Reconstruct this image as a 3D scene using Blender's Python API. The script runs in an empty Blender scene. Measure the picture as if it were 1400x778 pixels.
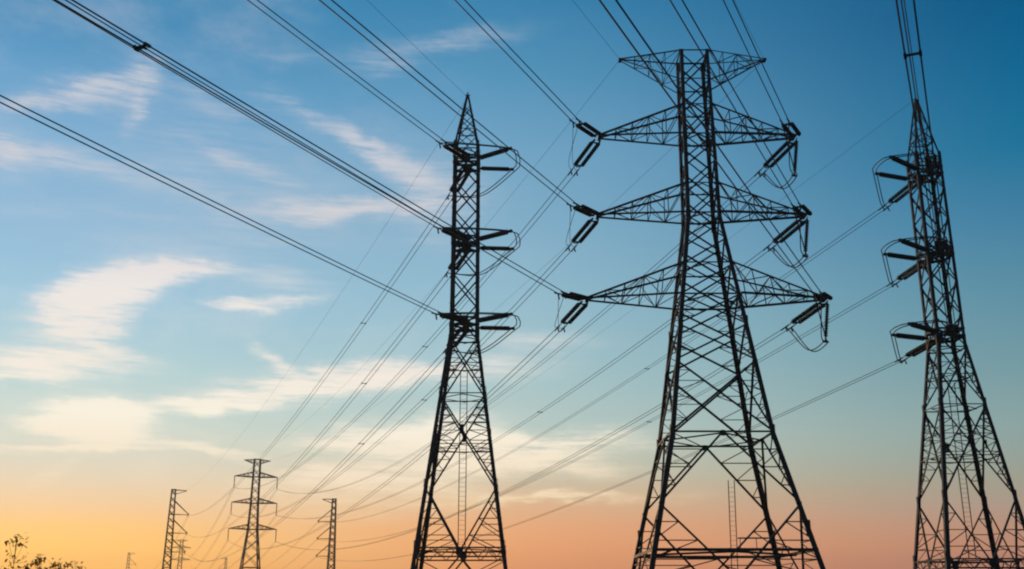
import bpy, bmesh, math, random
from mathutils import Vector, Matrix
random.seed(11)
S = bpy.context.scene
COL = S.collection
V = Vector
R = math.radians

# ------------------------------------------------------------------ camera, sky, sun, exposure
PITCH = R(17.0); FOC = 1440.0; EYE = V((0, 0, 1.6))          # focal length in pixels of a 1400 px wide frame
cam = bpy.data.objects.new('camera', bpy.data.cameras.new('camera')); COL.objects.link(cam)
cam.data.sensor_width = 36.0; cam.data.lens = 36.0 * FOC / 1400.0
cam.data.clip_start = 0.1; cam.data.clip_end = 20000
cam.location = EYE; cam.rotation_euler = (math.pi / 2 + PITCH, 0, 0)
S.camera = cam

SUN_AZ, SUN_EL = R(-24.0), R(3.0)                             # low on the left, behind the clouds
sl = bpy.data.lights.new('sun', 'SUN'); sl.energy = 0.7; sl.angle = R(0.6); sl.color = (1.0, 0.62, 0.32)
sun = bpy.data.objects.new('sun', sl); COL.objects.link(sun)
sd = V((math.sin(SUN_AZ) * math.cos(SUN_EL), math.cos(SUN_AZ) * math.cos(SUN_EL), math.sin(SUN_EL)))
sun.rotation_euler = sd.to_track_quat('Z', 'Y').to_euler(); sun.location = sd * 100

S.view_settings.view_transform = 'Standard'; S.view_settings.look = 'None'
S.view_settings.exposure = 0.0; S.view_settings.gamma = 1.0; S.view_settings.use_curve_mapping = False
S.cycles.pixel_filter_type = 'BLACKMAN_HARRIS'; S.cycles.filter_width = 2.1

def ray(px, py):
    u = (px - 700) / FOC; v = (389 - py) / FOC
    c, s = math.cos(PITCH), math.sin(PITCH)
    return V((u, c - v * s, s + v * c))
def azel(px, py):                                            # a direction of the sky, in degrees
    d = ray(px, py).normalized()
    return math.degrees(math.atan2(d.x, d.y)), math.degrees(math.asin(d.z))
def lin(c):
    return tuple(((x / 255) / 12.92 if x / 255 <= 0.04045 else ((x / 255 + 0.055) / 1.055) ** 2.4) for x in c)

world = bpy.data.worlds.new('World'); S.world = world; world.use_nodes = True
try:
    world.cycles.sampling_method = 'MANUAL'; world.cycles.sample_map_resolution = 512
except Exception: pass
NT = world.node_tree; NT.nodes.clear()
def N(t, **k):
    n = NT.nodes.new(t)
    for a, b in k.items(): setattr(n, a, b)
    return n
def put(sock, val):
    if hasattr(val, 'links') or isinstance(val, bpy.types.NodeSocket): NT.links.new(val, sock)
    else: sock.default_value = val
def M(op, a, b=None, c=None, clamp=False):
    n = N('ShaderNodeMath', operation=op, use_clamp=clamp); put(n.inputs[0], a)
    if b is not None: put(n.inputs[1], b)
    if c is not None: put(n.inputs[2], c)
    return n.outputs[0]
def MIX(f, a, b):
    n = N('ShaderNodeMix', data_type='RGBA', clamp_factor=True)
    put(n.inputs[0], f); put(n.inputs[6], a); put(n.inputs[7], b); return n.outputs[2]
def SM(x, a, b):                                             # smoothstep
    n = N('ShaderNodeMapRange', interpolation_type='SMOOTHSTEP'); put(n.inputs[0], x)
    n.inputs[1].default_value = a; n.inputs[2].default_value = b; return n.outputs[0]
tc = N('ShaderNodeTexCoord')
sep = N('ShaderNodeSeparateXYZ'); NT.links.new(tc.outputs['Generated'], sep.inputs[0])
AZ = M('MULTIPLY', M('ARCTAN2', sep.outputs[0], sep.outputs[1]), 57.29578)
EL = M('MULTIPLY', M('ARCSINE', sep.outputs[2]), 57.29578)
# clear evening air: three meridians of sky colour against elevation (degrees)
ROWS = [  # photo row: towards the sunset, ahead, away from it
    (0,   (68, 140, 186), (60, 132, 176), (0, 92, 137)),
    (100, (104, 162, 204), (88, 150, 188), (6, 104, 147)),
    (200, (134, 180, 214), (116, 166, 198), (34, 115, 154)),
    (300, (146, 188, 218), (132, 176, 202), (68, 129, 163)),
    (400, (158, 200, 222), (148, 188, 206), (94, 144, 164)),
    (500, (182, 212, 216), (166, 198, 204), (118, 155, 163)),
    (580, (204, 216, 206), (186, 204, 198), (140, 164, 162)),
    (620, (216, 214, 198), (200, 204, 186), (148, 162, 154)),
    (655, (228, 210, 182), (210, 196, 168), (160, 158, 142)),
    (690, (240, 204, 158), (226, 182, 142), (172, 153, 137)),
    (715, (250, 202, 130), (234, 172, 126), (184, 147, 126)),
    (745, (254, 200, 112), (234, 164, 114), (190, 140, 116)),
    (778, (255, 190, 96), (228, 154, 106), (182, 131, 110)),
]
ELF = M('DIVIDE', EL, 60.0, clamp=True)
HAZE = .0003
def through_air(c, el):                                      # what the sky must be above the haze layer to look like c through it
    t = math.exp(-HAZE * min(45 / max(.01, math.sin(math.radians(el))), 1000)); k = (.30, .22, .16)
    return tuple(max(.0, (x - (1 - t) * q) / t) for x, q in zip(c, k))
def ramp(col):
    n = N('ShaderNodeValToRGB'); cr = n.color_ramp; cr.interpolation = 'LINEAR'
    pts = [(0.0, through_air(lin(ROWS[-1][col]), 1.0))]
    for r in reversed(ROWS):
        px = (60, 700, 1370)[col - 1]
        el = azel(px, r[0])[1]; pts.append((el / 60.0, through_air(lin(r[col]), el)))
    top = lin(ROWS[0][col]); pts.append((1.0, tuple(x * .45 for x in top)))
    cr.elements[0].position = pts[0][0]; cr.elements[0].color = (*pts[0][1], 1)
    cr.elements[1].position = pts[-1][0]; cr.elements[1].color = (*pts[-1][1], 1)
    for p, c in pts[1:-1]:
        e = cr.elements.new(p); e.color = (*c, 1)
    NT.links.new(ELF, n.inputs[0]); return n.outputs[0]
r1, r2, r3 = ramp(1), ramp(2), ramp(3)
base = MIX(SM(AZ, -29, 4), r1, r2)
base = MIX(SM(AZ, -4, 31), base, r3)
base = MIX(M('MULTIPLY', SM(M('ABSOLUTE', AZ), 30, 110), .85), base, (0.012, 0.030, 0.060, 1))   # the dark half of the dusk sky
sky = N('ShaderNodeTexSky', sky_type='NISHITA', sun_disc=False, sun_elevation=SUN_EL, sun_rotation=SUN_AZ,
        altitude=50.0, air_density=1.0, dust_density=1.5, ozone_density=2.0)
skys = N('ShaderNodeVectorMath', operation='SCALE'); NT.links.new(sky.outputs[0], skys.inputs[0]); skys.inputs['Scale'].default_value = 0.10
base = MIX(0.04, base, skys.outputs[0])

# thin evening cirrus, placed by azimuth and elevation
ae = N('ShaderNodeCombineXYZ'); put(ae.inputs[0], AZ); put(ae.inputs[1], EL)
def noise(scale, sx, sy, det, rough=.6, rot=0.0, off=0.0):
    m = N('ShaderNodeMapping'); NT.links.new(ae.outputs[0], m.inputs[0])
    m.inputs['Scale'].default_value = (sx, sy, 1); m.inputs['Rotation'].default_value = (0, 0, rot); m.inputs['Location'].default_value = (off, off * .7, off)
    n = N('ShaderNodeTexNoise'); n.inputs['Scale'].default_value = scale; n.inputs['Detail'].default_value = det; n.inputs['Roughness'].default_value = rough
    NT.links.new(m.outputs[0], n.inputs['Vector']); return n
w1 = noise(.22, 1, 1.7, 5, .6, 0.0, 3.1); w2 = noise(1.0, .55, 1.6, 4, .6, R(18), 7.7)
wv = N('ShaderNodeVectorMath', operation='SUBTRACT'); NT.links.new(w1.outputs['Color'], wv.inputs[0]); wv.inputs[1].default_value = (.5, .5, .5)
wm = N('ShaderNodeVectorMath', operation='MULTIPLY'); NT.links.new(wv.outputs[0], wm.inputs[0]); wm.inputs[1].default_value = (3.6, 1.7, 0)
wv2 = N('ShaderNodeVectorMath', operation='SUBTRACT'); NT.links.new(w2.outputs['Color'], wv2.inputs[0]); wv2.inputs[1].default_value = (.5, .5, .5)
wm2 = N('ShaderNodeVectorMath', operation='MULTIPLY'); NT.links.new(wv2.outputs[0], wm2.inputs[0]); wm2.inputs[1].default_value = (1.3, .55, 0)
wa = N('ShaderNodeVectorMath', operation='ADD'); NT.links.new(ae.outputs[0], wa.inputs[0]); NT.links.new(wm.outputs[0], wa.inputs[1])
wb = N('ShaderNodeVectorMath', operation='ADD'); NT.links.new(wa.outputs[0], wb.inputs[0]); NT.links.new(wm2.outputs[0], wb.inputs[1])
AEW = wb.outputs[0]
def blob(px, py, rx, ry, rot, amp):
    az, el = azel(px, py)
    m = N('ShaderNodeMapping', vector_type='TEXTURE'); NT.links.new(AEW, m.inputs[0])
    m.inputs['Location'].default_value = (az, el, 0); m.inputs['Rotation'].default_value = (0, 0, R(rot)); m.inputs['Scale'].default_value = (rx * .037, ry * .037, 1)
    d = N('ShaderNodeVectorMath', operation='DOT_PRODUCT'); NT.links.new(m.outputs[0], d.inputs[0]); NT.links.new(m.outputs[0], d.inputs[1])
    return M('MULTIPLY', M('EXPONENT', M('MULTIPLY', d.outputs['Value'], -1.0)), amp)
BLOBS = [  # x, y, half length, half height, tilt (anticlockwise), amount
    # upper left streaks
    (120, 118, 70, 14, 24, .55), (180, 112, 45, 26, 40, .40), (60, 145, 60, 10, 14, .35), (5, 205, 40, 22, -20, .60), (186, 150, 14, 30, -10, .30),
    (420, 160, 80, 14, -20, .30), (505, 205, 55, 15, -30, .58), (560, 240, 50, 22, -30, .40), (620, 255, 60, 40, -20, .22),
    (600, 60, 110, 14, 8, .26), (520, 88, 70, 12, 6, .22), (400, 80, 70, 10, 6, .12), (300, 200, 170, 60, -18, .13), (400, 290, 150, 20, 4, .18),
    (180, 235, 150, 26, -8, .20), (330, 225, 90, 12, -16, .20), (75, 215, 60, 11, -6, .40), (260, 120, 120, 16, -20, .14), (500, 285, 120, 14, 6, .55), (300, 330, 200, 18, 4, .14), (590, 300, 40, 40, 40, .18), (120, 290, 140, 14, 4, .12),
    # large left cirrus
    (165, 390, 80, 25, 24, 1.05), (105, 412, 50, 28, 34, .9), (215, 370, 60, 11, 12, .7), (130, 440, 55, 22, 24, .7), (255, 363, 70, 7, 4, .45),
    (60, 496, 95, 19, 2, .95), (145, 478, 50, 12, -14, .5), (10, 515, 70, 9, 0, .6),
    (328, 416, 34, 10, 4, .88), (400, 407, 50, 9, 6, .42), (380, 375, 80, 20, 0, .22),
    # long band through the middle
    (285, 551, 65, 11, 4, 1.0), (390, 534, 100, 17, 8, 1.15), (510, 514, 100, 15, 2, 1.05), (600, 508, 60, 12, 0, .50), (375, 492, 45, 10, -32, .50), (700, 500, 60, 16, 0, .30),
    # bright patch low on the left
    (128, 578, 56, 23, -4, 2.6), (160, 564, 44, 12, 8, .9), (85, 612, 110, 5, 3, .55), (265, 612, 100, 6, -10, .45),
    # behind and right of the left pylon
    (540, 592, 110, 16, 8, 1.0), (600, 612, 120, 22, 0, .85), (480, 650, 120, 18, 4, .7), (730, 606, 110, 13, 4, 1.0), (700, 632, 110, 14, 6, .85),
    (755, 683, 90, 6, 2, 1.3), (800, 640, 70, 14, -6, .4), (560, 670, 120, 26, 0, .45), (840, 600, 60, 10, -8, .2), (900, 680, 60, 8, 0, .15),
    (45, 655, 60, 9, 30, .32), (400, 690, 120, 24, 0, .28), (720, 470, 90, 16, 0, .18),
]
acc = None
for b in BLOBS:
    v = blob(*b); acc = v if acc is None else M('ADD', acc, v)
st = noise(.55, .32, 1.7, 8, .66, R(-10), 1.3); st2 = noise(.16, .6, 1.2, 7, .62, R(-8), 5.3)
st3 = noise(1.25, .22, 2.2, 9, .68, R(-14), 9.3)
det = M('MULTIPLY_ADD', st.outputs[0], 2.1, M('MULTIPLY_ADD', st2.outputs[0], 1.7, M('MULTIPLY_ADD', st3.outputs[0], 3.2, -2.62)))
det = M('MAXIMUM', det, .06)
cl = M('MULTIPLY', acc, det)
cl = M('SUBTRACT', 1.0, M('EXPONENT', M('MULTIPLY', M('MULTIPLY', cl, M('ADD', cl, .55)), -2.3)), clamp=True)
veil = M('MULTIPLY', SM(st2.outputs[0], .42, .80), M('MULTIPLY', SM(M('MULTIPLY', AZ, -1.0), -8, 20), .36))
front = SM(M('MULTIPLY', M('ABSOLUTE', AZ), -1.0), -75, -40)
mask = M('MULTIPLY', M('MAXIMUM', cl, veil), front)
ccr = N('ShaderNodeValToRGB'); NT.links.new(ELF, ccr.inputs[0]); e = ccr.color_ramp.elements
e[0].position = 0.03; e[0].color = (*lin((255, 204, 130)), 1)
e[1].position = 1.0; e[1].color = (*lin((190, 198, 214)), 1)
for yy, c in ((700, (252, 220, 170)), (650, (255, 234, 204)), (570, (255, 247, 228)), (500, (248, 238, 226)), (400, (240, 234, 230)), (300, (214, 212, 216)), (180, (206, 208, 216)), (100, (202, 206, 216))):
    k = e.new(azel(300, yy)[1] / 60.0); k.color = (*lin(c), 1)
skyc = MIX(mask, base, ccr.outputs[0])
bg = N('ShaderNodeBackground'); NT.links.new(skyc, bg.inputs[0]); bg.inputs[1].default_value = 1.0
wo = N('ShaderNodeOutputWorld'); NT.links.new(bg.outputs[0], wo.inputs[0])

# ------------------------------------------------------------------ materials
def mat(name, col, rough=.6, metal=0.0, var=.25, scale=3.0, trans=0.0, bump=0.0):
    m = bpy.data.materials.new(name); m.use_nodes = True; nt = m.node_tree; p = nt.nodes['Principled BSDF']
    tcn = nt.nodes.new('ShaderNodeTexCoord'); n = nt.nodes.new('ShaderNodeTexNoise'); n.inputs['Scale'].default_value = scale; n.inputs['Detail'].default_value = 6
    nt.links.new(tcn.outputs['Object'], n.inputs['Vector'])
    cr = nt.nodes.new('ShaderNodeValToRGB'); nt.links.new(n.outputs[0], cr.inputs[0])
    cr.color_ramp.elements[0].position = .3; cr.color_ramp.elements[1].position = .7
    cr.color_ramp.elements[0].color = (*[c * (1 - var) for c in col], 1); cr.color_ramp.elements[1].color = (*[min(1, c * (1 + var)) for c in col], 1)
    nt.links.new(cr.outputs[0], p.inputs['Base Color']); p.inputs['Roughness'].default_value = rough; p.inputs['Metallic'].default_value = metal
    if bump:
        b = nt.nodes.new('ShaderNodeBump'); b.inputs['Strength'].default_value = bump; nt.links.new(n.outputs[0], b.inputs['Height']); nt.links.new(b.outputs[0], p.inputs['Normal'])
    if trans:
        t = nt.nodes.new('ShaderNodeBsdfTranslucent'); nt.links.new(cr.outputs[0], t.inputs[0]); mx = nt.nodes.new('ShaderNodeMixShader'); mx.inputs[0].default_value = trans
        out = nt.nodes['Material Output']; nt.links.new(p.outputs[0], mx.inputs[1]); nt.links.new(t.outputs[0], mx.inputs[2]); nt.links.new(mx.outputs[0], out.inputs[0])
    return m
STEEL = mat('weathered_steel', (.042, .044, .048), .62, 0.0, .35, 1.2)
STEEL_FAR_HAZED = mat('weathered_steel_far_hazed', (.085, .075, .066), .7, 0.0, .3, .8)  # paler, browner copy of the steel; distance haze put into its colour
WIRE = mat('aluminium_wire', (.06, .065, .07), .6, 0.0, .15, .5)
CERAMIC = mat('brown_porcelain', (.040, .030, .028), .35, 0.0, .2, 6)
FITTING = mat('galvanised_fitting', (.07, .07, .075), .5, 0.0, .2, 8)
CONCRETE = mat('concrete', (.26, .25, .235), .9, 0.0, .3, 2.5, bump=.2)
SOIL = mat('dry_grass_ground', (.055, .060, .028), .95, 0.0, .5, .35, bump=.4)
BARK = mat('bark', (.055, .038, .024), .9, 0.0, .35, 9)
LEAF = mat('leaf', (.62, .30, .06), .55, 0.0, .35, 2.5, trans=.85)

# ------------------------------------------------------------------ mesh helpers
def obj(name, bm, m, parent=None, loc=None):
    me = bpy.data.meshes.new(name); bmesh.ops.recalc_face_normals(bm, faces=bm.faces); bm.to_mesh(me); bm.free()
    me.materials.append(m); o = bpy.data.objects.new(name, me); COL.objects.link(o)
    if parent: o.parent = parent
    if loc is not None: o.location = loc
    return o
def tag(o, label=None, cat=None, group=None, kind=None):
    if label: o['label'] = label
    if cat: o['category'] = cat
    if group: o['group'] = group
    if kind: o['kind'] = kind
    return o
def thing(name, loc, label, cat, group=None):
    o = bpy.data.objects.new(name, None); COL.objects.link(o); o.location = loc; o.empty_display_size = .3
    return tag(o, label, cat, group)
def copy_tree(o, loc, label):
    c = o.copy(); COL.objects.link(c); c.location = loc; c['label'] = label
    for ch in list(o.children):
        d = ch.copy(); COL.objects.link(d); d.parent = c
        for g in list(ch.children):
            f = g.copy(); COL.objects.link(f); f.parent = d
    return c
def frame_of(d, ref):
    d = d.normalized()
    if abs(d.dot(ref.normalized())) > .97: ref = V((1, 0, 0)) if abs(d.x) < .8 else V((0, 1, 0))
    a = (ref - d * ref.dot(d)).normalized(); return d, a, d.cross(a)
def prism(bm, p, q, prof, a, b):
    v0 = [bm.verts.new(p + a * x + b * y) for x, y in prof]; v1 = [bm.verts.new(q + a * x + b * y) for x, y in prof]
    n = len(prof)
    for i in range(n): bm.faces.new((v0[i], v0[(i + 1) % n], v1[(i + 1) % n], v1[i]))
    bm.faces.new(v0[::-1]); bm.faces.new(v1)
def angle(bm, p, q, w, ref, flip=1, off=0.0, t=None):
    """rolled steel angle from p to q, heel pointing along ref"""
    d, a, b = frame_of(q - p, ref); t = t or max(.012, w * .13); b = b * flip
    p = p + a * off; q = q + a * off
    prism(bm, p, q, [(0, -w / 2), (0, w / 2), (-t, w / 2), (-t, -w / 2 + t), (-w, -w / 2 + t), (-w, -w / 2)], a, b)
def leg_angle(bm, p, q, w, ox, oy):
    d = (q - p).normalized(); a = V((-ox, 0, 0)); a = (a - d * a.dot(d)).normalized(); b = V((0, -oy, 0)); b = (b - d * b.dot(d)).normalized()
    t = w * .12
    prism(bm, p, q, [(0, 0), (w, 0), (w, t), (t, t), (t, w), (0, w)], a, b)
def boxbar(bm, p, q, w, h, ref=V((0, 0, 1))):
    d, a, b = frame_of(q - p, ref); prism(bm, p, q, [(h / 2, -w / 2), (h / 2, w / 2), (-h / 2, w / 2), (-h / 2, -w / 2)], a, b)
def plate(bm, c, n, s, t=.02, up=V((0, 0, 1))):
    d, a, b = frame_of(n, up); prism(bm, c - d * t / 2, c + d * t / 2, [(s, -s * .6), (s * .6, -s), (-s * .6, -s), (-s, -s * .6), (-s, s * .6), (-s * .6, s), (s * .6, s), (s, s * .6)], a, b)
def tube(bm, pts, r, seg=6, caps=True):
    rings = []; prev = None
    for i, p in enumerate(pts):
        d = (pts[min(i + 1, len(pts) - 1)] - pts[max(i - 1, 0)]).normalized()
        ref = prev if prev is not None else (V((0, 0, 1)) if abs(d.z) < .9 else V((1, 0, 0)))
        a = (ref - d * ref.dot(d)).normalized(); b = d.cross(a); prev = a
        rr = r(i / (len(pts) - 1)) if callable(r) else r
        rings.append([bm.verts.new(p + a * rr * math.cos(2 * math.pi * k / seg) + b * rr * math.sin(2 * math.pi * k / seg)) for k in range(seg)])
    for u, v in zip(rings, rings[1:]):
        for k in range(seg): bm.faces.new((u[k], u[(k + 1) % seg], v[(k + 1) % seg], v[k]))
    if caps: bm.faces.new(rings[0][::-1]); bm.faces.new(rings[-1])
def lathe(bm, p, q, prof, seg=10):
    d, a, b = frame_of(q - p, V((0, 0, 1)) if abs((q - p).normalized().z) < .9 else V((1, 0, 0))); rings = []
    for s, r in prof:
        c = p + d * s
        rings.append([bm.verts.new(c + (a * math.cos(2 * math.pi * k / seg) + b * math.sin(2 * math.pi * k / seg)) * r) for k in range(seg)])
    for u, v in zip(rings, rings[1:]):
        for k in range(seg): bm.faces.new((u[k], u[(k + 1) % seg], v[(k + 1) % seg], v[k]))
    bm.faces.new(rings[0][::-1]); bm.faces.new(rings[-1])
def disc_profile(L, n, rd, rc=.045):
    """cap-and-pin discs along a string of length L"""
    pr = [(0, rc)]; step = L / n
    for i in range(n):
        s = i * step
        pr += [(s + step * .18, rc * 1.25), (s + step * .34, rd * .78), (s + step * .48, rd), (s + step * .56, rd * .97), (s + step * .60, rc * 1.1)]
    pr.append((L, rc)); return pr
def lerp(a, b, t): return a + (b - a) * t

# ------------------------------------------------------------------ lattice tower kit
SG = [(-1, -1), (1, -1), (1, 1), (-1, 1)]
class Body:
    def __init__(s, prof): s.prof = prof
    def hw(s, z):
        P = s.prof
        for (z0, h0), (z1, h1) in zip(P, P[1:]):
            if z <= z1: return h0 + (h1 - h0) * (z - z0) / (z1 - z0)
        return P[-1][1]
    def c(s, i, z): h = s.hw(z); return V((SG[i % 4][0] * h, SG[i % 4][1] * h, z))
def face_normal(i): return V(((0, -1, 0), (1, 0, 0), (0, 1, 0), (-1, 0, 0))[i])
def redund(bm, leg, dia, n, w, nr, off=-.05):
    """small bracing between a leg stretch and a diagonal, both lists (start, end) meeting at their starts"""
    for k in range(1, n + 1):
        t = k / (n + 1); a = lerp(leg[0], leg[1], t); b = lerp(dia[0], dia[1], t)
        angle(bm, a, b, w, nr, 1, off)
        a2 = lerp(leg[0], leg[1], (k + 1) / (n + 1))
        angle(bm, b, a2, w, nr, -1, off - .02)
def face_x(bm, B, i, z0, z1, w, red=0, rw=.06):
    nr = face_normal(i); a0, a1, b0, b1 = B.c(i, z0), B.c(i, z1), B.c(i + 1, z0), B.c(i + 1, z1)
    angle(bm, a0, b1, w, nr, 1, -.012); angle(bm, b0, a1, w, nr, -1, -.03 - w)
    s0, s1 = B.hw(z0), B.hw(z1); t = s0 / (s0 + s1); c = lerp(a0, b1, t)
    if w > .08: plate(bm, c + nr * .01, nr, w * .8)
    if red:
        la, lb = lerp(a0, a1, t), lerp(b0, b1, t)
        redund(bm, (a0, la), (a0, c), red, rw, nr, -.1); redund(bm, (b0, lb), (b0, c), red, rw, nr, -.1)
        redund(bm, (a1, la), (a1, c), red, rw, nr, -.13); redund(bm, (b1, lb), (b1, c), red, rw, nr, -.13)
    return c
def belt(bm, B, z, w, truss=0.0):
    for i in range(4):
        nr = face_normal(i); a, b = B.c(i, z), B.c(i + 1, z)
        angle(bm, a, b, w, nr, 1, .004)
        if truss:
            a2, b2 = B.c(i, z - truss), B.c(i + 1, z - truss); angle(bm, a2, b2, w, nr, -1, .004)
            n = 10
            for k in range(n):
                p = lerp(a, b, k / n) if k % 2 == 0 else lerp(a2, b2, k / n); q = lerp(a2, b2, (k + 1) / n) if k % 2 == 0 else lerp(a, b, (k + 1) / n)
                angle(bm, p, q, w * .55, nr, 1, -.03)
def plan(bm, B, z, w):
    m = [(B.c(i, z) + B.c(i + 1, z)) / 2 for i in range(4)]
    for i in range(4): angle(bm, m[i] - V((0, 0, .05)), m[(i + 1) % 4] - V((0, 0, .05)), w, V((0, 0, 1)), 1, 0)
def legs(B, zs, ws, m, parent):
    for i in range(4):
        bm = bmesh.new()
        for (z0, z1), w in zip(zip(zs, zs[1:]), ws): leg_angle(bm, B.c(i, z0), B.c(i, z1 + .0), w, SG[i][0], SG[i][1])
        for z in zs[1:-1]:                                      # splice plates
            c = B.c(i, z); nx = V((SG[i][0], 0, 0)); ny = V((0, SG[i][1], 0)); w = ws[0] * .5
            boxbar(bm, c - V((0, 0, .5)) + nx * .014 - ny * w, c + V((0, 0, .5)) + nx * .014 - ny * w, w * 1.6, .022, nx)
            boxbar(bm, c - V((0, 0, .5)) + ny * .014 - nx * w, c + V((0, 0, .5)) + ny * .014 - nx * w, w * 1.6, .022, ny)
        lg = obj('leg', bm, m, parent)
def footings(B, parent):
    for i in range(4):
        c = B.c(i, 0); bm = bmesh.new()
        lathe(bm, V((c.x, c.y, -1.0)), V((c.x, c.y, .45)), [(0, .75), (1.05, .75), (1.05, .5), (1.45, .46), (1.47, .42)], 20)
        obj('footing', bm, CONCRETE, parent)

def crossarm(B, side, zb, depth, ztip, reach, m, parent, w=.15, lw=.065, n=5, name='crossarm', inverted=False, tipw=.32):
    """triangular lattice arm reaching to +-x: two bottom chords, two top chords, lacing"""
    s = side; h0 = B.hw(zb); h1 = B.hw(zb + depth)
    roots_b = [V((s * h0, e * h0, zb)) for e in (-1, 1)]; roots_t = [V((s * h1, e * h1, zb + depth)) for e in (-1, 1)]
    tips = [V((s * reach, e * tipw, ztip)) for e in (-1, 1)]
    bm = bmesh.new(); up = V((0, 0, 1))
    for k in (0, 1):
        e = (-1, 1)[k]; sd_ = V((0, e, 0))
        angle(bm, roots_b[k], tips[k], w, -up, 1, 0); angle(bm, roots_t[k], tips[k] + up * .10, w * .9, sd_, 1, .01)
    boxbar(bm, tips[0] - V((0, .18, 0)), tips[1] + V((0, .18, 0)), .22, .16)      # tip beam
    arm = obj(name, bm, m, parent)
    bm = bmesh.new()
    for k in (0, 1):
        sd_ = V((0, (-1, 1)[k], 0)); pb = [lerp(roots_b[k], tips[k], j / n) for j in range(n + 1)]; pt = [lerp(roots_t[k], tips[k] + up * .1, j / n) for j in range(n + 1)]
        for j in range(1, n): angle(bm, pb[j], pt[j], lw, sd_, 1, -.03)
        for j in range(0, n - 1): angle(bm, (pt[j], pb[j])[j % 2], (pb[j + 1], pt[j + 1])[j % 2], lw, sd_, -1, -.05)
    for lev, rr, dz in (('b', roots_b, .03), ('t', roots_t, .06)):
        q0 = [lerp(rr[0], tips[0], j / n) for j in range(n + 1)]; q1 = [lerp(rr[1], tips[1], j / n) for j in range(n + 1)]
        for j in range(1, n): angle(bm, q0[j] + up * dz, q1[j] + up * dz, lw, up, 1, 0)
        for j in range(0, n - 1): angle(bm, (q0[j], q1[j])[j % 2] + up * (dz + .05), (q1[j + 1], q0[j + 1])[j % 2] + up * (dz + .05), lw, up, 1, 0)
    obj('lacing', bm, m, arm)
    return arm
def ladder(p, q, width, across, m, parent, rung=.35):
    bm = bmesh.new(); d = (q - p).normalized(); n = int((q - p).length / rung)
    for s in (-1, 1): boxbar(bm, p + across * width * .5 * s, q + across * width * .5 * s, .06, .05, V((0, 1, 0)))
    for k in range(n):
        c = p + d * (rung * (k + .5)); tube(bm, [c - across * width * .5, c + across * width * .5], .011, 5)
    return obj('ladder', bm, m, parent)

# ------------------------------------------------------------------ ground
def ground():
    bm = bmesh.new(); rnd = random.Random(3); rings = [0, 8, 16, 30, 55, 90, 140, 220, 350, 600, 1000, 1800, 3500, 8000]; seg = 64; vr = []
    for r in rings[1:]:
        vr.append([bm.verts.new((r * math.cos(2 * math.pi * k / seg), r * math.sin(2 * math.pi * k / seg), (0 if r < 20 else -.35 if r < 40 else -.75 if r < 100 else -.12) + (rnd.uniform(-.1, .04) if r < 1500 else 0))) for k in range(seg)])
    c = bm.verts.new((0, 0, 0))
    for k in range(seg): bm.faces.new((c, vr[0][k], vr[0][(k + 1) % seg]))
    for u, v in zip(vr, vr[1:]):
        for k in range(seg): bm.faces.new((u[k], v[k], v[(k + 1) % seg], u[(k + 1) % seg]))
    o = obj('ground', bm, SOIL); tag(o, 'rough dry grassland under the power lines', 'ground', kind='structure')
ground()

# ------------------------------------------------------------------ the three near pylons
PC, PL, PR = V((14.35, 75, 0)), V((-3.72, 80, 0)), V((34.1, 80.5, -.75))
GP = 'large steel lattice pylons in the foreground'

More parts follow.
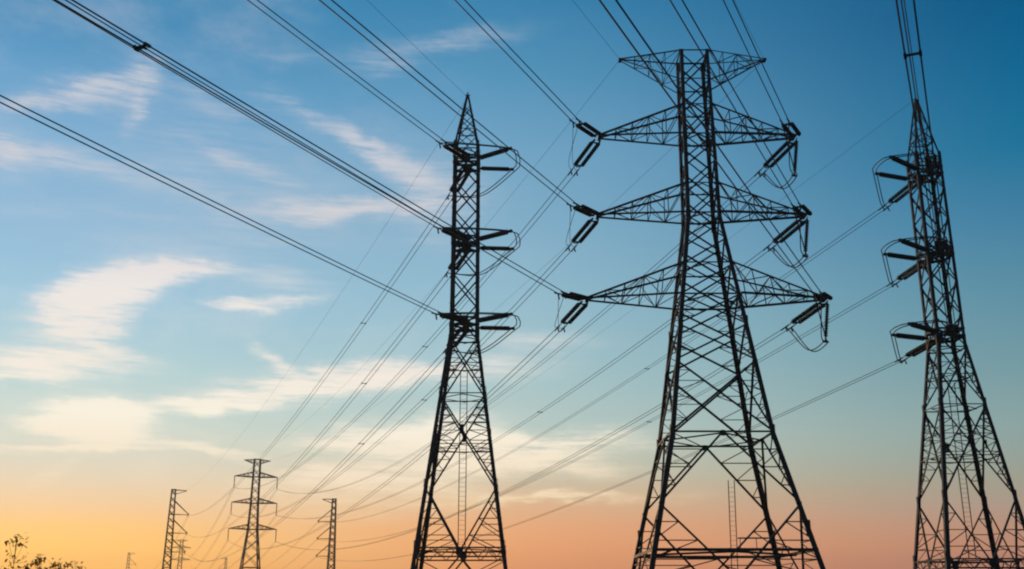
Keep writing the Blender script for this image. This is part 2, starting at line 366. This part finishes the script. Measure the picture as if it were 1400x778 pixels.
def double_pylon():
    t = thing('pylon', PC, 'broad central lattice pylon with three pairs of long crossarms and a flat top', 'pylon', GP)
    B = Body([(0, 6.5), (13.0, 3.55), (29.6, 1.30), (43.6, 1.12)])
    legs(B, [0, 6.5, 13.0, 21.0, 29.6, 36.4, 43.6], [.34, .34, .32, .30, .28, .26], STEEL, t)
    footings(B, t)
    up = [29.6]
    for i in range(4):
        nr = face_normal(i); bm = bmesh.new()
        # foot panels
        zk, zc, zt = 8.1, 3.3, 13.0
        mid = lambda z: (B.c(i, z) + B.c(i + 1, z)) / 2
        for j, f in ((i, 1), (i + 1, -1)):
            angle(bm, B.c(j, zk), mid(zt), .14, nr, f, -.02); angle(bm, B.c(j, zk), mid(zc), .14, nr, f, -.02)
            angle(bm, B.c(j, 0.3), mid(zc), .14, nr, -f, -.06)
            redund(bm, (B.c(j, zk), B.c(j, zt)), (B.c(j, zk), mid(zt)), 3, .07, nr, -.09)
            redund(bm, (B.c(j, zk), B.c(j, zc)), (B.c(j, zk), mid(zc)), 3, .07, nr, -.12)
            redund(bm, (B.c(j, 0.3), B.c(j, zc)), (B.c(j, 0.3), mid(zc)), 2, .07, nr, -.14)
        plate(bm, mid(zt) + nr * .012 - V((0, 0, .1)), nr, .2); plate(bm, mid(zc) + nr * .012, nr, .2)
        # tapering shaft
        zz = [13.0, 18.2, 20.9, 23.2, 25.6, 27.7, 29.6]
        for k, (z0, z1) in enumerate(zip(zz, zz[1:])): face_x(bm, B, i, z0, z1, (.15, .13, .12, .12, .12, .11)[k], 2 if k == 0 else (1 if k < 3 else 0), .055)
        # upper body
        zz = [29.6, 31.9, 34.2, 36.3, 38.8, 41.0, 43.4]
        for z0, z1 in zip(zz, zz[1:]): face_x(bm, B, i, z0, z1, .11)
        obj('face_bracing', bm, STEEL, t)
    for z, w, tr in ((5.1, .19, .0), (13.0, .13, 0), (23.2, .13, 0), (25.7, .10, 0), (29.8, .12, 0), (32.2, .09, 0), (36.3, .12, 0), (38.8, .09, 0), (41.0, .09, 0), (43.5, .11, 0)):
        bm = bmesh.new(); belt(bm, B, z, w, tr)
        if z < 40: plan(bm, B, z, w * .7)
        obj('belt', bm, STEEL, t)
    arms = {}
    for s in (-1, 1):
        for zb, dp, zt, reach in ((36.3, 2.5, 36.5, 7.55), (29.8, 2.4, 29.95, 7.85), (23.2, 2.5, 23.35, 8.8)):
            crossarm(B, s, zb, dp, zt, reach, STEEL, t, n=5)
        # earth wire arm: level top chord, rising bottom chord
        crossarm(B, s, 40.9, 2.6, 43.2, 5.75, STEEL, t, w=.09, lw=.05, n=4, name='earth_wire_arm', tipw=.08)
    ladder(V((2.0, 5.2, 2.6)), V((2.0, 4.4, 10.6)), .45, V((1, 0, 0)), STEEL, t)
    bm = bmesh.new()                                           # resting platform by the ladder
    for dz in (0, .85):
        angle(bm, V((2.4, 4.9, 5.6 + dz)), V((4.9, 4.9, 5.6 + dz)), .08, V((0, -1, 0)))
        angle(bm, V((2.4, 5.4, 5.6 + dz)), V((4.9, 5.4, 5.6 + dz)), .08, V((0, 1, 0)))
    for x in (2.5, 3.7, 4.8): boxbar(bm, V((x, 4.92, 5.5)), V((x, 4.92, 6.45)), .05, .05, V((1, 0, 0)))
    obj('rest_platform', bm, STEEL, t)
    return t, B

def post_insulator(parent, p, q):
    bm = bmesh.new(); L = (q - p).length; n = 14
    lathe(bm, p, q, [(0, .11), (.12, .11)] + [(s + .12, r) for s, r in disc_profile(L - .3, n, .22, .15)] + [(L - .16, .1), (L, .09)], 10)
    o = obj('post_insulator', bm, CERAMIC, parent)
    b2 = bmesh.new(); d = (q - p).normalized(); boxbar(b2, q - d * .06, q + d * .22, .20, .20); obj('jumper_clamp', b2, FITTING, o)

PH = (36.5, 29.5, 22.8)                                        # phase heights on the single circuit pylons
def single_pylon(loc, label, s, pk):
    t = thing('pylon', loc, label, 'pylon', GP)
    B = Body([(0, 3.95), (22.0, 1.12), (37.6, 1.06), (pk, .13)])
    legs(B, [0, 5.6, 10.0, 17.0, 22.0, 29.8, 37.6, pk], [.30, .30, .28, .26, .25, .24, .15], STEEL, t)
    footings(B, t)
    for i in range(4):
        nr = face_normal(i); bm = bmesh.new(); mid = lambda z: (B.c(i, z) + B.c(i + 1, z)) / 2
        for j, f in ((i, 1), (i + 1, -1)):
            angle(bm, B.c(j, 10.0), mid(5.3), .12, nr, f, -.02); angle(bm, B.c(j, .3), mid(5.0), .12, nr, f, -.05)
            redund(bm, (B.c(j, 10.0), B.c(j, 5.3)), (B.c(j, 10.0), mid(5.3)), 3, .06, nr, -.08)
            redund(bm, (B.c(j, .3), B.c(j, 5.0)), (B.c(j, .3), mid(5.0)), 3, .06, nr, -.10)
        plate(bm, mid(5.3) + nr * .02, nr, .26)
        c = face_x(bm, B, i, 10.0, 17.0, .12, 4, .055); boxbar(bm, c - V((0, 0, .35)), c + V((0, 0, .35)), .3, .03, nr)
        face_x(bm, B, i, 17.0, 21.6, .11, 2, .055)
        zz = [21.6, 24.2, 26.9, 29.6, 32.2, 34.8, 37.4]
        for z0, z1 in zip(zz, zz[1:]): face_x(bm, B, i, z0, z1, .11)
        zz = [37.4, 39.2, 40.6, pk - .9]
        for z0, z1 in zip(zz, zz[1:]): face_x(bm, B, i, z0, z1, .06)
        obj('face_bracing', bm, STEEL, t)
    for z, w, tr in ((5.6, .11, .62), (13.1, .07, 0), (17.0, .08, 0), (19.4, .07, 0), (21.6, .10, 0), (29.6, .09, 0), (37.4, .10, 0), (39.3, .07, 0)):
        bm = bmesh.new(); belt(bm, B, z, w, tr); plan(bm, B, z, w * .7); obj('belt', bm, STEEL, t)
    for z in PH:                                               # heavy attachment frame at each phase
        bm = bmesh.new()
        for dz in (-.28, .28):
            for i in range(4): angle(bm, B.c(i, z + dz), B.c(i + 1, z + dz), .17, face_normal(i), 1, .03)
            for a, b in ((0, 2), (1, 3)): angle(bm, B.c(a, z + dz), B.c(b, z + dz), .13, V((0, 0, 1)), 1, .02 * a)
        for y in (-1, 1): boxbar(bm, V((.05, y * (B.hw(z) + .03), z - .42)), V((.05, y * (B.hw(z) + .03), z + .42)), .55, .05, V((0, 1, 0)))
        fr = obj('attachment_frame', bm, STEEL, t)
        h = B.hw(z)
        post_insulator(t, V((s * h, -h, z)), V((s * (h + 2.45 + (.4 if s < 0 else 0)), -h - 1.8 - (.5 if s < 0 else 0), z)))
        post_insulator(t, V((s * h, h, z)), V((s * (h + 2.6 + (.25 if s < 0 else 0)), h + (.2 if s > 0 else -1.1), z)))
    bm = bmesh.new(); boxbar(bm, V((0, 0, pk - .2)), V((0, 0, pk + .35)), .10, .10, V((0, 1, 0))); boxbar(bm, V((-.2, 0, pk + .1)), V((.2, 0, pk + .1)), .07, .07)
    obj('peak_fitting', bm, STEEL, t)
    ladder(V((0, 0, 5.8)), V((0, 0, 19.0)), .52, V((1, 0, 0)), STEEL, t)
    return t, B
pyl_c, BC = double_pylon()
pyl_l, BL = single_pylon(PL, 'slender pointed lattice pylon left of centre, posts sticking out to its right', 1, 42.6)
pyl_r, BR = single_pylon(PR, 'pointed lattice pylon at the right edge, posts sticking out to its left', -1, 43.2)

# ------------------------------------------------------------------ far pylons (hanging insulators, arms square to the line)
GF = 'far pylons along the horizon'
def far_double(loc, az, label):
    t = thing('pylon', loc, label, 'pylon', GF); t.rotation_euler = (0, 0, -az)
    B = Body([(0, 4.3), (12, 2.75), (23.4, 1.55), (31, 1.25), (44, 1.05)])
    legs(B, [0, 12, 23.4, 31, 44], [.42, .40, .38, .36], STEEL_FAR_HAZED, t)
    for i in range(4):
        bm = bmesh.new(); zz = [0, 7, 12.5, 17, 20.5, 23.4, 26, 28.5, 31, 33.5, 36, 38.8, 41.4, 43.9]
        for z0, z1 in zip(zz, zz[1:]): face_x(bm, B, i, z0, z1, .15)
        obj('face_bracing', bm, STEEL_FAR_HAZED, t)
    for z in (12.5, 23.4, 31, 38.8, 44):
        bm = bmesh.new(); belt(bm, B, z, .2); obj('belt', bm, STEEL_FAR_HAZED, t)
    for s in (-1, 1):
        for zb, reach in ((38.6, 6.3), (30.9, 6.6), (23.3, 6.9)): crossarm(B, s, zb, 1.5, zb + .15, reach, STEEL_FAR_HAZED, t, w=.22, lw=.12, n=4, tipw=.12)
        crossarm(B, s, 42.7, 1.2, 43.6, 3.8, STEEL_FAR_HAZED, t, w=.16, lw=.1, n=3, name='earth_wire_arm', tipw=.1)
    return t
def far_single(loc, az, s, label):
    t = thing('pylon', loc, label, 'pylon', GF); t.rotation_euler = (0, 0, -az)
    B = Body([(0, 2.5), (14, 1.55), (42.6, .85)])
    legs(B, [0, 14, 28, 42.6], [.46, .44, .40], STEEL_FAR_HAZED, t)
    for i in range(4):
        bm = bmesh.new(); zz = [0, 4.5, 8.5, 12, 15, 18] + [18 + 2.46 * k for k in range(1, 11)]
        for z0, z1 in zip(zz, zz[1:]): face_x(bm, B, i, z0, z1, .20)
        obj('face_bracing', bm, STEEL_FAR_HAZED, t)
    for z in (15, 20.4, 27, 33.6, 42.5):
        bm = bmesh.new(); belt(bm, B, z, .2); obj('belt', bm, STEEL_FAR_HAZED, t)
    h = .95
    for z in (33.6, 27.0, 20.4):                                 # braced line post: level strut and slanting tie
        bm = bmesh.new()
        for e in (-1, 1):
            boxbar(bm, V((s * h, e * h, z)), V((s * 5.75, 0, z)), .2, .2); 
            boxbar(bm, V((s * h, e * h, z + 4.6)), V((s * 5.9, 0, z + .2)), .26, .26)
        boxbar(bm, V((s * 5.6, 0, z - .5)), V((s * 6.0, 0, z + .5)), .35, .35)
        obj('crossarm', bm, STEEL_FAR_HAZED, t)
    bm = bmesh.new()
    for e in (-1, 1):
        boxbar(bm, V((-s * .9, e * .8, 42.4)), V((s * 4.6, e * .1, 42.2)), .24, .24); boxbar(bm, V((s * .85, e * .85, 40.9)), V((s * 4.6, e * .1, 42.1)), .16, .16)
    obj('earth_wire_arm', bm, STEEL_FAR_HAZED, t)
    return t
AZC, AZL, AZR = R(-20.3), R(-21.0), R(-17.6)
FC, FL, FR = V((-76.7, 319, 0)), V((-123.6, 390, 0)), V((-70.6, 425, 0))
FC2, FL2, FR2 = V((-219, 718, 0)), V((-305, 865, 0)), V((-251, 955, 0))
fc = far_double(FC, AZC, 'tallest distant pylon with three level crossarms on both sides')
fl = far_single(FL, AZL, 1, 'narrow distant pylon with slanting arms on its right side only')
fr = far_single(FR, AZR, -1, 'narrow distant pylon with slanting arms on its left side only')
fc2 = copy_tree(fc, FC2, 'tiny pylon showing just right behind the narrow left distant pylon')
fl2 = copy_tree(fl, FL2, 'faint tiny pylon top nearest the shrubs, leftmost of all')
fr2 = copy_tree(fr, FR2, "faint tiny pylon top just left of the tallest distant pylon's foot")

# ------------------------------------------------------------------ line hardware
def hor(az): return V((math.sin(az), math.cos(az), 0))
GI, GW, GJ, GE = 'twin tension insulators', 'twin conductor spans', 'jumper loops', 'thin earth wires'
HW = 4.7                                                        # arm tip to the start of the conductors
def tension(p, d, label, spread=.30):
    """twin disc strings pulling from p along d; returns the two conductor starts"""
    t = thing('tension_insulator', p, label, 'insulator', GI); d = d.normalized(); a = V((d.y, -d.x, 0)).normalized()
    s0, s1 = .45, 3.75
    for s in (-1, 1):
        bm = bmesh.new(); P = d * s0 + a * spread * s; Q = d * s1 + a * spread * s
        lathe(bm, P, Q, disc_profile(s1 - s0, 18, .17, .07), 12); obj('insulator_string', bm, CERAMIC, t)
    for q0, q1, f in ((d * .42, d * .0, 1), (d * 3.78, d * 4.05, 0)):
        bm = bmesh.new(); boxbar(bm, q0 - a * (spread + .1), q0 + a * (spread + .1), .16, .07)
        if f:
            for s in (-1, 1): boxbar(bm, a * .22 * s, q0 + a * spread * s, .13, .11)
        else: boxbar(bm, q0 - a * .32, q0 + d * .28 - a * .0, .08, .05); boxbar(bm, q0 + a * .32, q0 + d * .28 + a * .0, .08, .05)
        obj('yoke_plate', bm, FITTING, t)
    ends = []
    for s in (-1, 1):
        bm = bmesh.new(); A = d * 3.9 + a * .25 * s; Bq = d * (HW + .75) + a * .25 * s
        tube(bm, [A, A + d * .45, A + d * .5, Bq - d * .1, Bq], lambda u: .035 if u < .3 or u > .98 else .06, 8)
        k = d * (HW + .05) + a * .25 * s; boxbar(bm, k - V((0, 0, .02)), k - V((0, 0, .42)) - d * .18, .09, .07, d)   # jumper lug
        obj('dead_end_clamp', bm, FITTING, t); ends.append(p + d * HW + a * .25 * s)
    return ends
def catenary(a, b, sag, n=64): return [lerp(a, b, k / n) - V((0, 0, 4 * sag * (k / n) * (1 - k / n))) for k in range(n + 1)]
def spacer(parent, c, d, w=.25, damper=False):
    a = V((d.y, -d.x, 0)).normalized(); bm = bmesh.new()
    boxbar(bm, c - a * w, c + a * w, .09, .06)
    for s in (-1, 1): boxbar(bm, c + a * w * s - d * .16, c + a * w * s + d * .14, .10, .10)
    obj('spacer', bm, FITTING, parent)
def bundle(path, label, r, spacers=(), tails=None):
    """two conductors side by side along path (list of points), with spacer frames"""
    o0 = path[0]; t = thing('conductor_bundle', o0, label, 'power line', GW)
    d = (path[-1] - path[0]); a = V((d.y, -d.x, 0)).normalized()
    for s in (-1, 1):
        bm = bmesh.new(); tube(bm, [p - o0 + a * .25 * s for p in path], r, 6); obj('conductor', bm, WIRE, t)
    L = len(path) - 1
    for u in spacers:
        k = min(L - 1, int(u * L)); spacer(t, lerp(path[k], path[k + 1], u * L - k) - o0, (path[k + 1] - path[k]).normalized())
    return t
def back_path(p, az, slope, L, tmax, n=150):
    h = -hor(az); return [p + h * (tmax * k / n) + V((0, 0, -slope * (tmax * k / n) + slope * (tmax * k / n) ** 2 / L)) for k in range(n + 1)]
def back_dir(az, slope): return (-hor(az) - V((0, 0, slope))).normalized()
def smooth(pts, n=10):
    out = []; P = [pts[0] * 2 - pts[1]] + pts + [pts[-1] * 2 - pts[-2]]
    for i in range(1, len(P) - 2):
        for k in range(n):
            t = k / n; a, b, c, d = P[i - 1], P[i], P[i + 1], P[i + 2]
            out.append(.5 * ((2 * b) + (c - a) * t + (2 * a - 5 * b + 4 * c - d) * t * t + (3 * b - a - 3 * c + d) * t ** 3))
    out.append(P[-2]); return out
def jumper(ends_a, mids, ends_b, label, r=.042):
    t = thing('jumper_loop', ends_a[0], label, 'jumper cable', GJ)
    for k in (0, 1):
        o = V((.14 * (2 * k - 1) * (0 if not mids else 1), 0, -.1 * k)); pts = [ends_a[k]] + [m + o for m in mids] + [ends_b[k]]
        bm = bmesh.new(); tube(bm, [q - ends_a[0] for q in smooth(pts)], r, 6); obj('jumper_cable', bm, WIRE, t)
BACK_R, FRONT_R = .034, .027
def far_tip(F, az, dx, z): return F + V((dx * math.cos(az), -dx * math.sin(az), z))
def short(pts, d0):                                             # cut the path so that it starts d0 along it
    return [p for p in pts if (p - pts[0]).length > d0]

# central pylon: six phases
LEV = ('top', 'middle', 'bottom'); SIDE = {-1: 'left', 1: 'right'}
for s in (-1, 1):
    for k, (z, reach, fz, fx, sag) in enumerate(((36.5, 7.55, 35.4, 6.3, 8.3), (29.95, 7.85, 27.7, 6.6, 8.2), (23.35, 8.8, 20.1, 6.9, 8.3))):
        if s > 0 and k == 0: sag = 10.0
        tip = PC + V((s * (reach + .12), 0, z)); nm = "central pylon's %s %s arm" % (LEV[k], SIDE[s])
        bd = back_dir(R(25), .17); pb = tip + V((0, -.35, -.06)); pf = tip + V((0, .35, -.06))
        eb = tension(pb, bd, 'twin insulators pulling towards the camera from the ' + nm)
        B_ = far_tip(FC, AZC, s * fx, fz); path = catenary(pf, B_, sag, 90); fd = (path[3] - path[0]).normalized()
        fd = (fd + V((0, 0, -.04))).normalized()
        ef = tension(pf, fd, 'twin insulators pulling towards the sunset from the ' + nm)
        c0 = (eb[0] + eb[1]) / 2
        bundle(back_path(c0, R({(-1, 0): 24.0, (-1, 1): 24.4, (-1, 2): 25.0, (1, 0): 23.8, (1, 1): 24.4, (1, 2): 24.6}[(s, k)]), .04, 330, 330), 'twin power line rising overhead from the ' + nm, BACK_R, ((.1215,) if (s, k) == (-1, 2) else ()))
        c1 = (ef[0] + ef[1]) / 2
        us = {(-1, 0): (.175,), (-1, 1): (.17,), (-1, 2): (), (1, 0): (), (1, 1): (.19,), (1, 2): ()}[(s, k)]
        bundle(catenary(c1, B_, sag * .97, 90), 'twin power line descending to the horizon from the ' + nm, FRONT_R, us)
        if s < 0:
            m = (c0 + c1) / 2 - V((.35, 0, 1.0)); jumper(eb, [m], ef, 'thin slack jumper cables under the ' + nm, .02)
        else:
            pt = tip + V((.12, 0, -.1)); ql = thing('pilot_insulator', pt, 'single insulator hanging straight down from the ' + nm, 'insulator', 'hanging pilot insulators')
            d = V((-.13, .03, -1)).normalized(); bm = bmesh.new(); lathe(bm, d * .2, d * 2.75, disc_profile(2.55, 14, .17, .08), 10); obj('insulator_string', bm, CERAMIC, ql)
            bm = bmesh.new(); boxbar(bm, V((0, 0, .06)), d * .2, .06, .06, V((0, 1, 0))); obj('hanger_link', bm, FITTING, ql)
            bm = bmesh.new(); boxbar(bm, d * 2.75, d * 3.1, .1, .1, V((0, 1, 0))); boxbar(bm, d * 3.1 - V((.22, .1, 0)), d * 3.1 + V((.22, .1, 0)), .12, .14); obj('jumper_clamp', bm, FITTING, ql)
            q = pt + d * 3.1; m1 = lerp(c0, q, .55) + V((0, 0, -1.1)); m2 = lerp(q, c1, .45) + V((0, 0, -1.15))
            jumper(eb, [m1, q, m2], ef, 'jumper loop below the hanging insulator on the ' + nm)
# earth wires
def earth(path, label, r=.012):
    o0 = path[0]; bm = bmesh.new(); tube(bm, [p - o0 for p in path], r, 5); o = obj('earth_wire', bm, WIRE, None, o0); tag(o, label, 'earth wire', GE)
for s in (-1, 1):
    p = PC + V((s * 5.75, 0, 43.25))
    earth(back_path(p, R(25), .035, 330, 330), 'thin single wire rising overhead from the %s tip of the central pylon top' % SIDE[s])
    earth(catenary(p, far_tip(FC, AZC, s * 3.8, 43.8), 6.0, 80), 'thin single wire descending from the %s tip of the central pylon top' % SIDE[s])
# single circuit pylons: three phases each
for P_, nm_, s, F_, az_f, az_b, dx, sags, us in ((PL, 'pointed left pylon', 1, FL, AZL, R(22), 5.9, (7.2, 8.6, 8.8), ((.105,), (.10,), (.10,))),
                                      (PR, 'right edge pylon', -1, FR, AZR, R(23.45), 5.9, (8.2, 8.1, 7.4), ((.14,), (.14,), ()))):
    for k, z in enumerate(PH):
        h = 1.1; nm = '%s attachment of the %s' % (LEV[k], nm_)
        pb = P_ + V((.12, -h - .06, z)); pf = P_ + V((.0, h + .06, z))
        bd = back_dir(az_b, .14); eb = tension(pb, bd, 'twin insulators pulling towards the camera from the ' + nm)
        B_ = far_tip(F_, az_f, s * dx, (33.4, 26.8, 20.2)[k]); path = catenary(pf, B_, sags[k], 90); fd = ((path[3] - path[0]).normalized() + V((0, 0, -.06))).normalized()
        ef = tension(pf, fd, 'twin insulators pulling towards the sunset from the ' + nm)
        c0, c1 = (eb[0] + eb[1]) / 2, (ef[0] + ef[1]) / 2
        bundle(back_path(c0, R(23.5) if s < 0 else R((24.2, 24.2, 21.9)[k]), .04, 330, 330), 'twin power line rising overhead from the ' + nm, BACK_R, ((.141,) if (s < 0 and k == 2) else ((.095,) if (s > 0 and k == 1) else ())))
        bundle(catenary(c1, B_, sags[k] * .97, 90), 'twin power line descending to the horizon from the ' + nm, FRONT_R, us[k])
        e1 = P_ + V((s * (h + 2.55 + (.4 if s < 0 else 0)), -h - 1.9 - (.5 if s < 0 else 0), z)); e2 = P_ + V((s * (h + 2.75 + (.25 if s < 0 else 0)), h + (.22 if s > 0 else -1.1), z))
        a0 = P_ + V((s * 1.9, -h - 2.75, z + .15)); mida, midb = (lerp(e1, e2, t_) + V((s * .42, 0, .05)) for t_ in (.3, .7)); a1 = lerp(e2, c1, .5) - V((0, 0, 1.0))
        jumper(eb, ([lerp(c0, e1, .5) + V((0, 0, .1))] if s > 0 else [a0]) + [e1, mida, midb, e2, a1], ef, 'jumper loop bowed round the posts at the ' + nm)
    p = P_ + V((0, 0, (42.5 if s > 0 else 43.4)))
    earth(back_path(p, az_b, .035, 330, 330), 'thin single wire rising overhead from the peak of the ' + nm_)
    earth(catenary(p, far_tip(F_, az_f, s * 4.6, 42.3), 5.0, 80), 'thin single wire descending from the peak of the ' + nm_)

# distant spans and their hanging insulators
for s in (-1, 1):
    for k, (z, fx) in enumerate(((38.75, 6.3), (31.05, 6.6), (23.45, 6.9))):
        p = far_tip(FC, AZC, s * fx, z); bm = bmesh.new()
        lathe(bm, V((0, 0, 0)), V((0, 0, -3.4)), disc_profile(3.4, 14, .2, .08), 8); o = obj('suspension_insulator', bm, CERAMIC, None, p)
        tag(o, 'short insulator hanging from the tallest distant pylon\'s %s %s arm' % (LEV[k], SIDE[s]), 'insulator', 'hanging insulators of the distant pylon')
        q = far_tip(FC2, AZC, s * fx, z - 3.4)
        pth = catenary(p - V((0, 0, 3.4)), q, 12, 40); t = bundle(pth, 'faint far power line beyond the tallest distant pylon\'s %s %s arm' % (LEV[k], SIDE[s]), .035)
for F_, G_, az, s, nm_ in ((FL, FL2, AZL, 1, 'narrow left distant pylon'), (FR, FR2, AZR, -1, 'narrow right distant pylon')):
    for k, z in enumerate((33.4, 26.8, 20.2)):
        bundle(catenary(far_tip(F_, az, s * 5.9, z), far_tip(G_, az, s * 5.9, z), 13, 40), 'faint far power line beyond the %s arm of the %s' % (LEV[k], nm_), .035)

# ------------------------------------------------------------------ shrubs low on the left
def shrub(px, top, wid, dist, seed, label, nl, sprig=False):
    rnd = random.Random(seed); d = ray(px, 770); k = dist / d.y; x = d.x * k
    zt = EYE.z + ray(px, top).z / ray(px, top).y * dist + .4
    t = thing('shrub', V((x, dist, -.4)), label, 'shrub', 'shrubs at the lower left')
    bs = bmesh.new(); bl = bmesh.new(); tips = []
    for i in range(9):
        a = rnd.uniform(0, 6.28); r = wid * rnd.uniform(.15, 1.0); H = zt * rnd.uniform(.62, .97)
        if i == 0: a, r, H = 0, 0, zt
        pts = []; 
        for j in range(7):
            u = j / 6; pts.append(V((math.cos(a) * r * u ** 1.4 + rnd.uniform(-.04, .04), math.sin(a) * r * u ** 1.4 + rnd.uniform(-.04, .04), H * u)))
        tube(bs, pts, lambda u: .02 * (1 - u) + .004, 5); 
        for j in range(2, 7):
            for m in range(4):
                q = pts[j] + V((rnd.gauss(0, .16), rnd.gauss(0, .16), rnd.uniform(-.05, .18))); 
                if j >= 6: q = pts[6] + V((rnd.gauss(0, .09), rnd.gauss(0, .09), rnd.uniform(-.12, .0)))
                tube(bs, [pts[j] if j < 6 else pts[5], q], .004, 4); tips.append(q)
        tips.append(pts[6])
    for i in range(nl):
        c = rnd.choice(tips) + V((rnd.gauss(0, .055), rnd.gauss(0, .055), rnd.gauss(0, .05)))
        L = rnd.uniform(.08, .16); w = L * rnd.uniform(.4, .55); Mx = Matrix.Rotation(rnd.uniform(0, 6.28), 3, 'Z') @ Matrix.Rotation(rnd.uniform(-1.2, .9), 3, 'X')
        pr = [(0, 0, 0), (w / 2, L * .4, .01), (w * .35, L * .75, 0), (0, L, -.015), (-w * .35, L * .75, 0), (-w / 2, L * .4, .01)]
        bl.faces.new([bl.verts.new(c + Mx @ V(q)) for q in pr])
    obj('stem', bs, BARK, t); obj('foliage', bl, LEAF, t)
shrub(20, 736, .55, 27, 5, 'leafy shrub with one tall sprig at the lower left corner', 1500)
shrub(58, 764, .95, 29, 8, 'low leafy shrub just right of the corner shrub with the tall sprig', 2300)
shrub(106, 769, .6, 30, 13, 'sparse low shrub, the rightmost of the shrubs at the lower left', 1200)

# ------------------------------------------------------------------ evening haze
def haze():
    bm = bmesh.new(); x0, x1, y0, y1, z0, z1 = -700, 700, -200, 1150, -2, 47
    v = [bm.verts.new((x, y, z)) for z in (z0, z1) for y in (y0, y1) for x in (x0, x1)]
    for f in ((0, 1, 3, 2), (4, 6, 7, 5), (0, 4, 5, 1), (2, 3, 7, 6), (0, 2, 6, 4), (1, 5, 7, 3)): bm.faces.new([v[i] for i in f])
    m = bpy.data.materials.new('haze'); m.use_nodes = True; nt = m.node_tree; nt.nodes.clear()
    o = nt.nodes.new('ShaderNodeOutputMaterial'); p = nt.nodes.new('ShaderNodeVolumePrincipled'); p.inputs['Density'].default_value = HAZE; p.inputs['Color'].default_value = (.9, .88, .86, 1); p.inputs['Anisotropy'].default_value = .5
    nt.links.new(p.outputs[0], o.inputs['Volume']); tag(obj('haze', bm, m), 'thin evening haze', 'haze', kind='stuff')
haze()
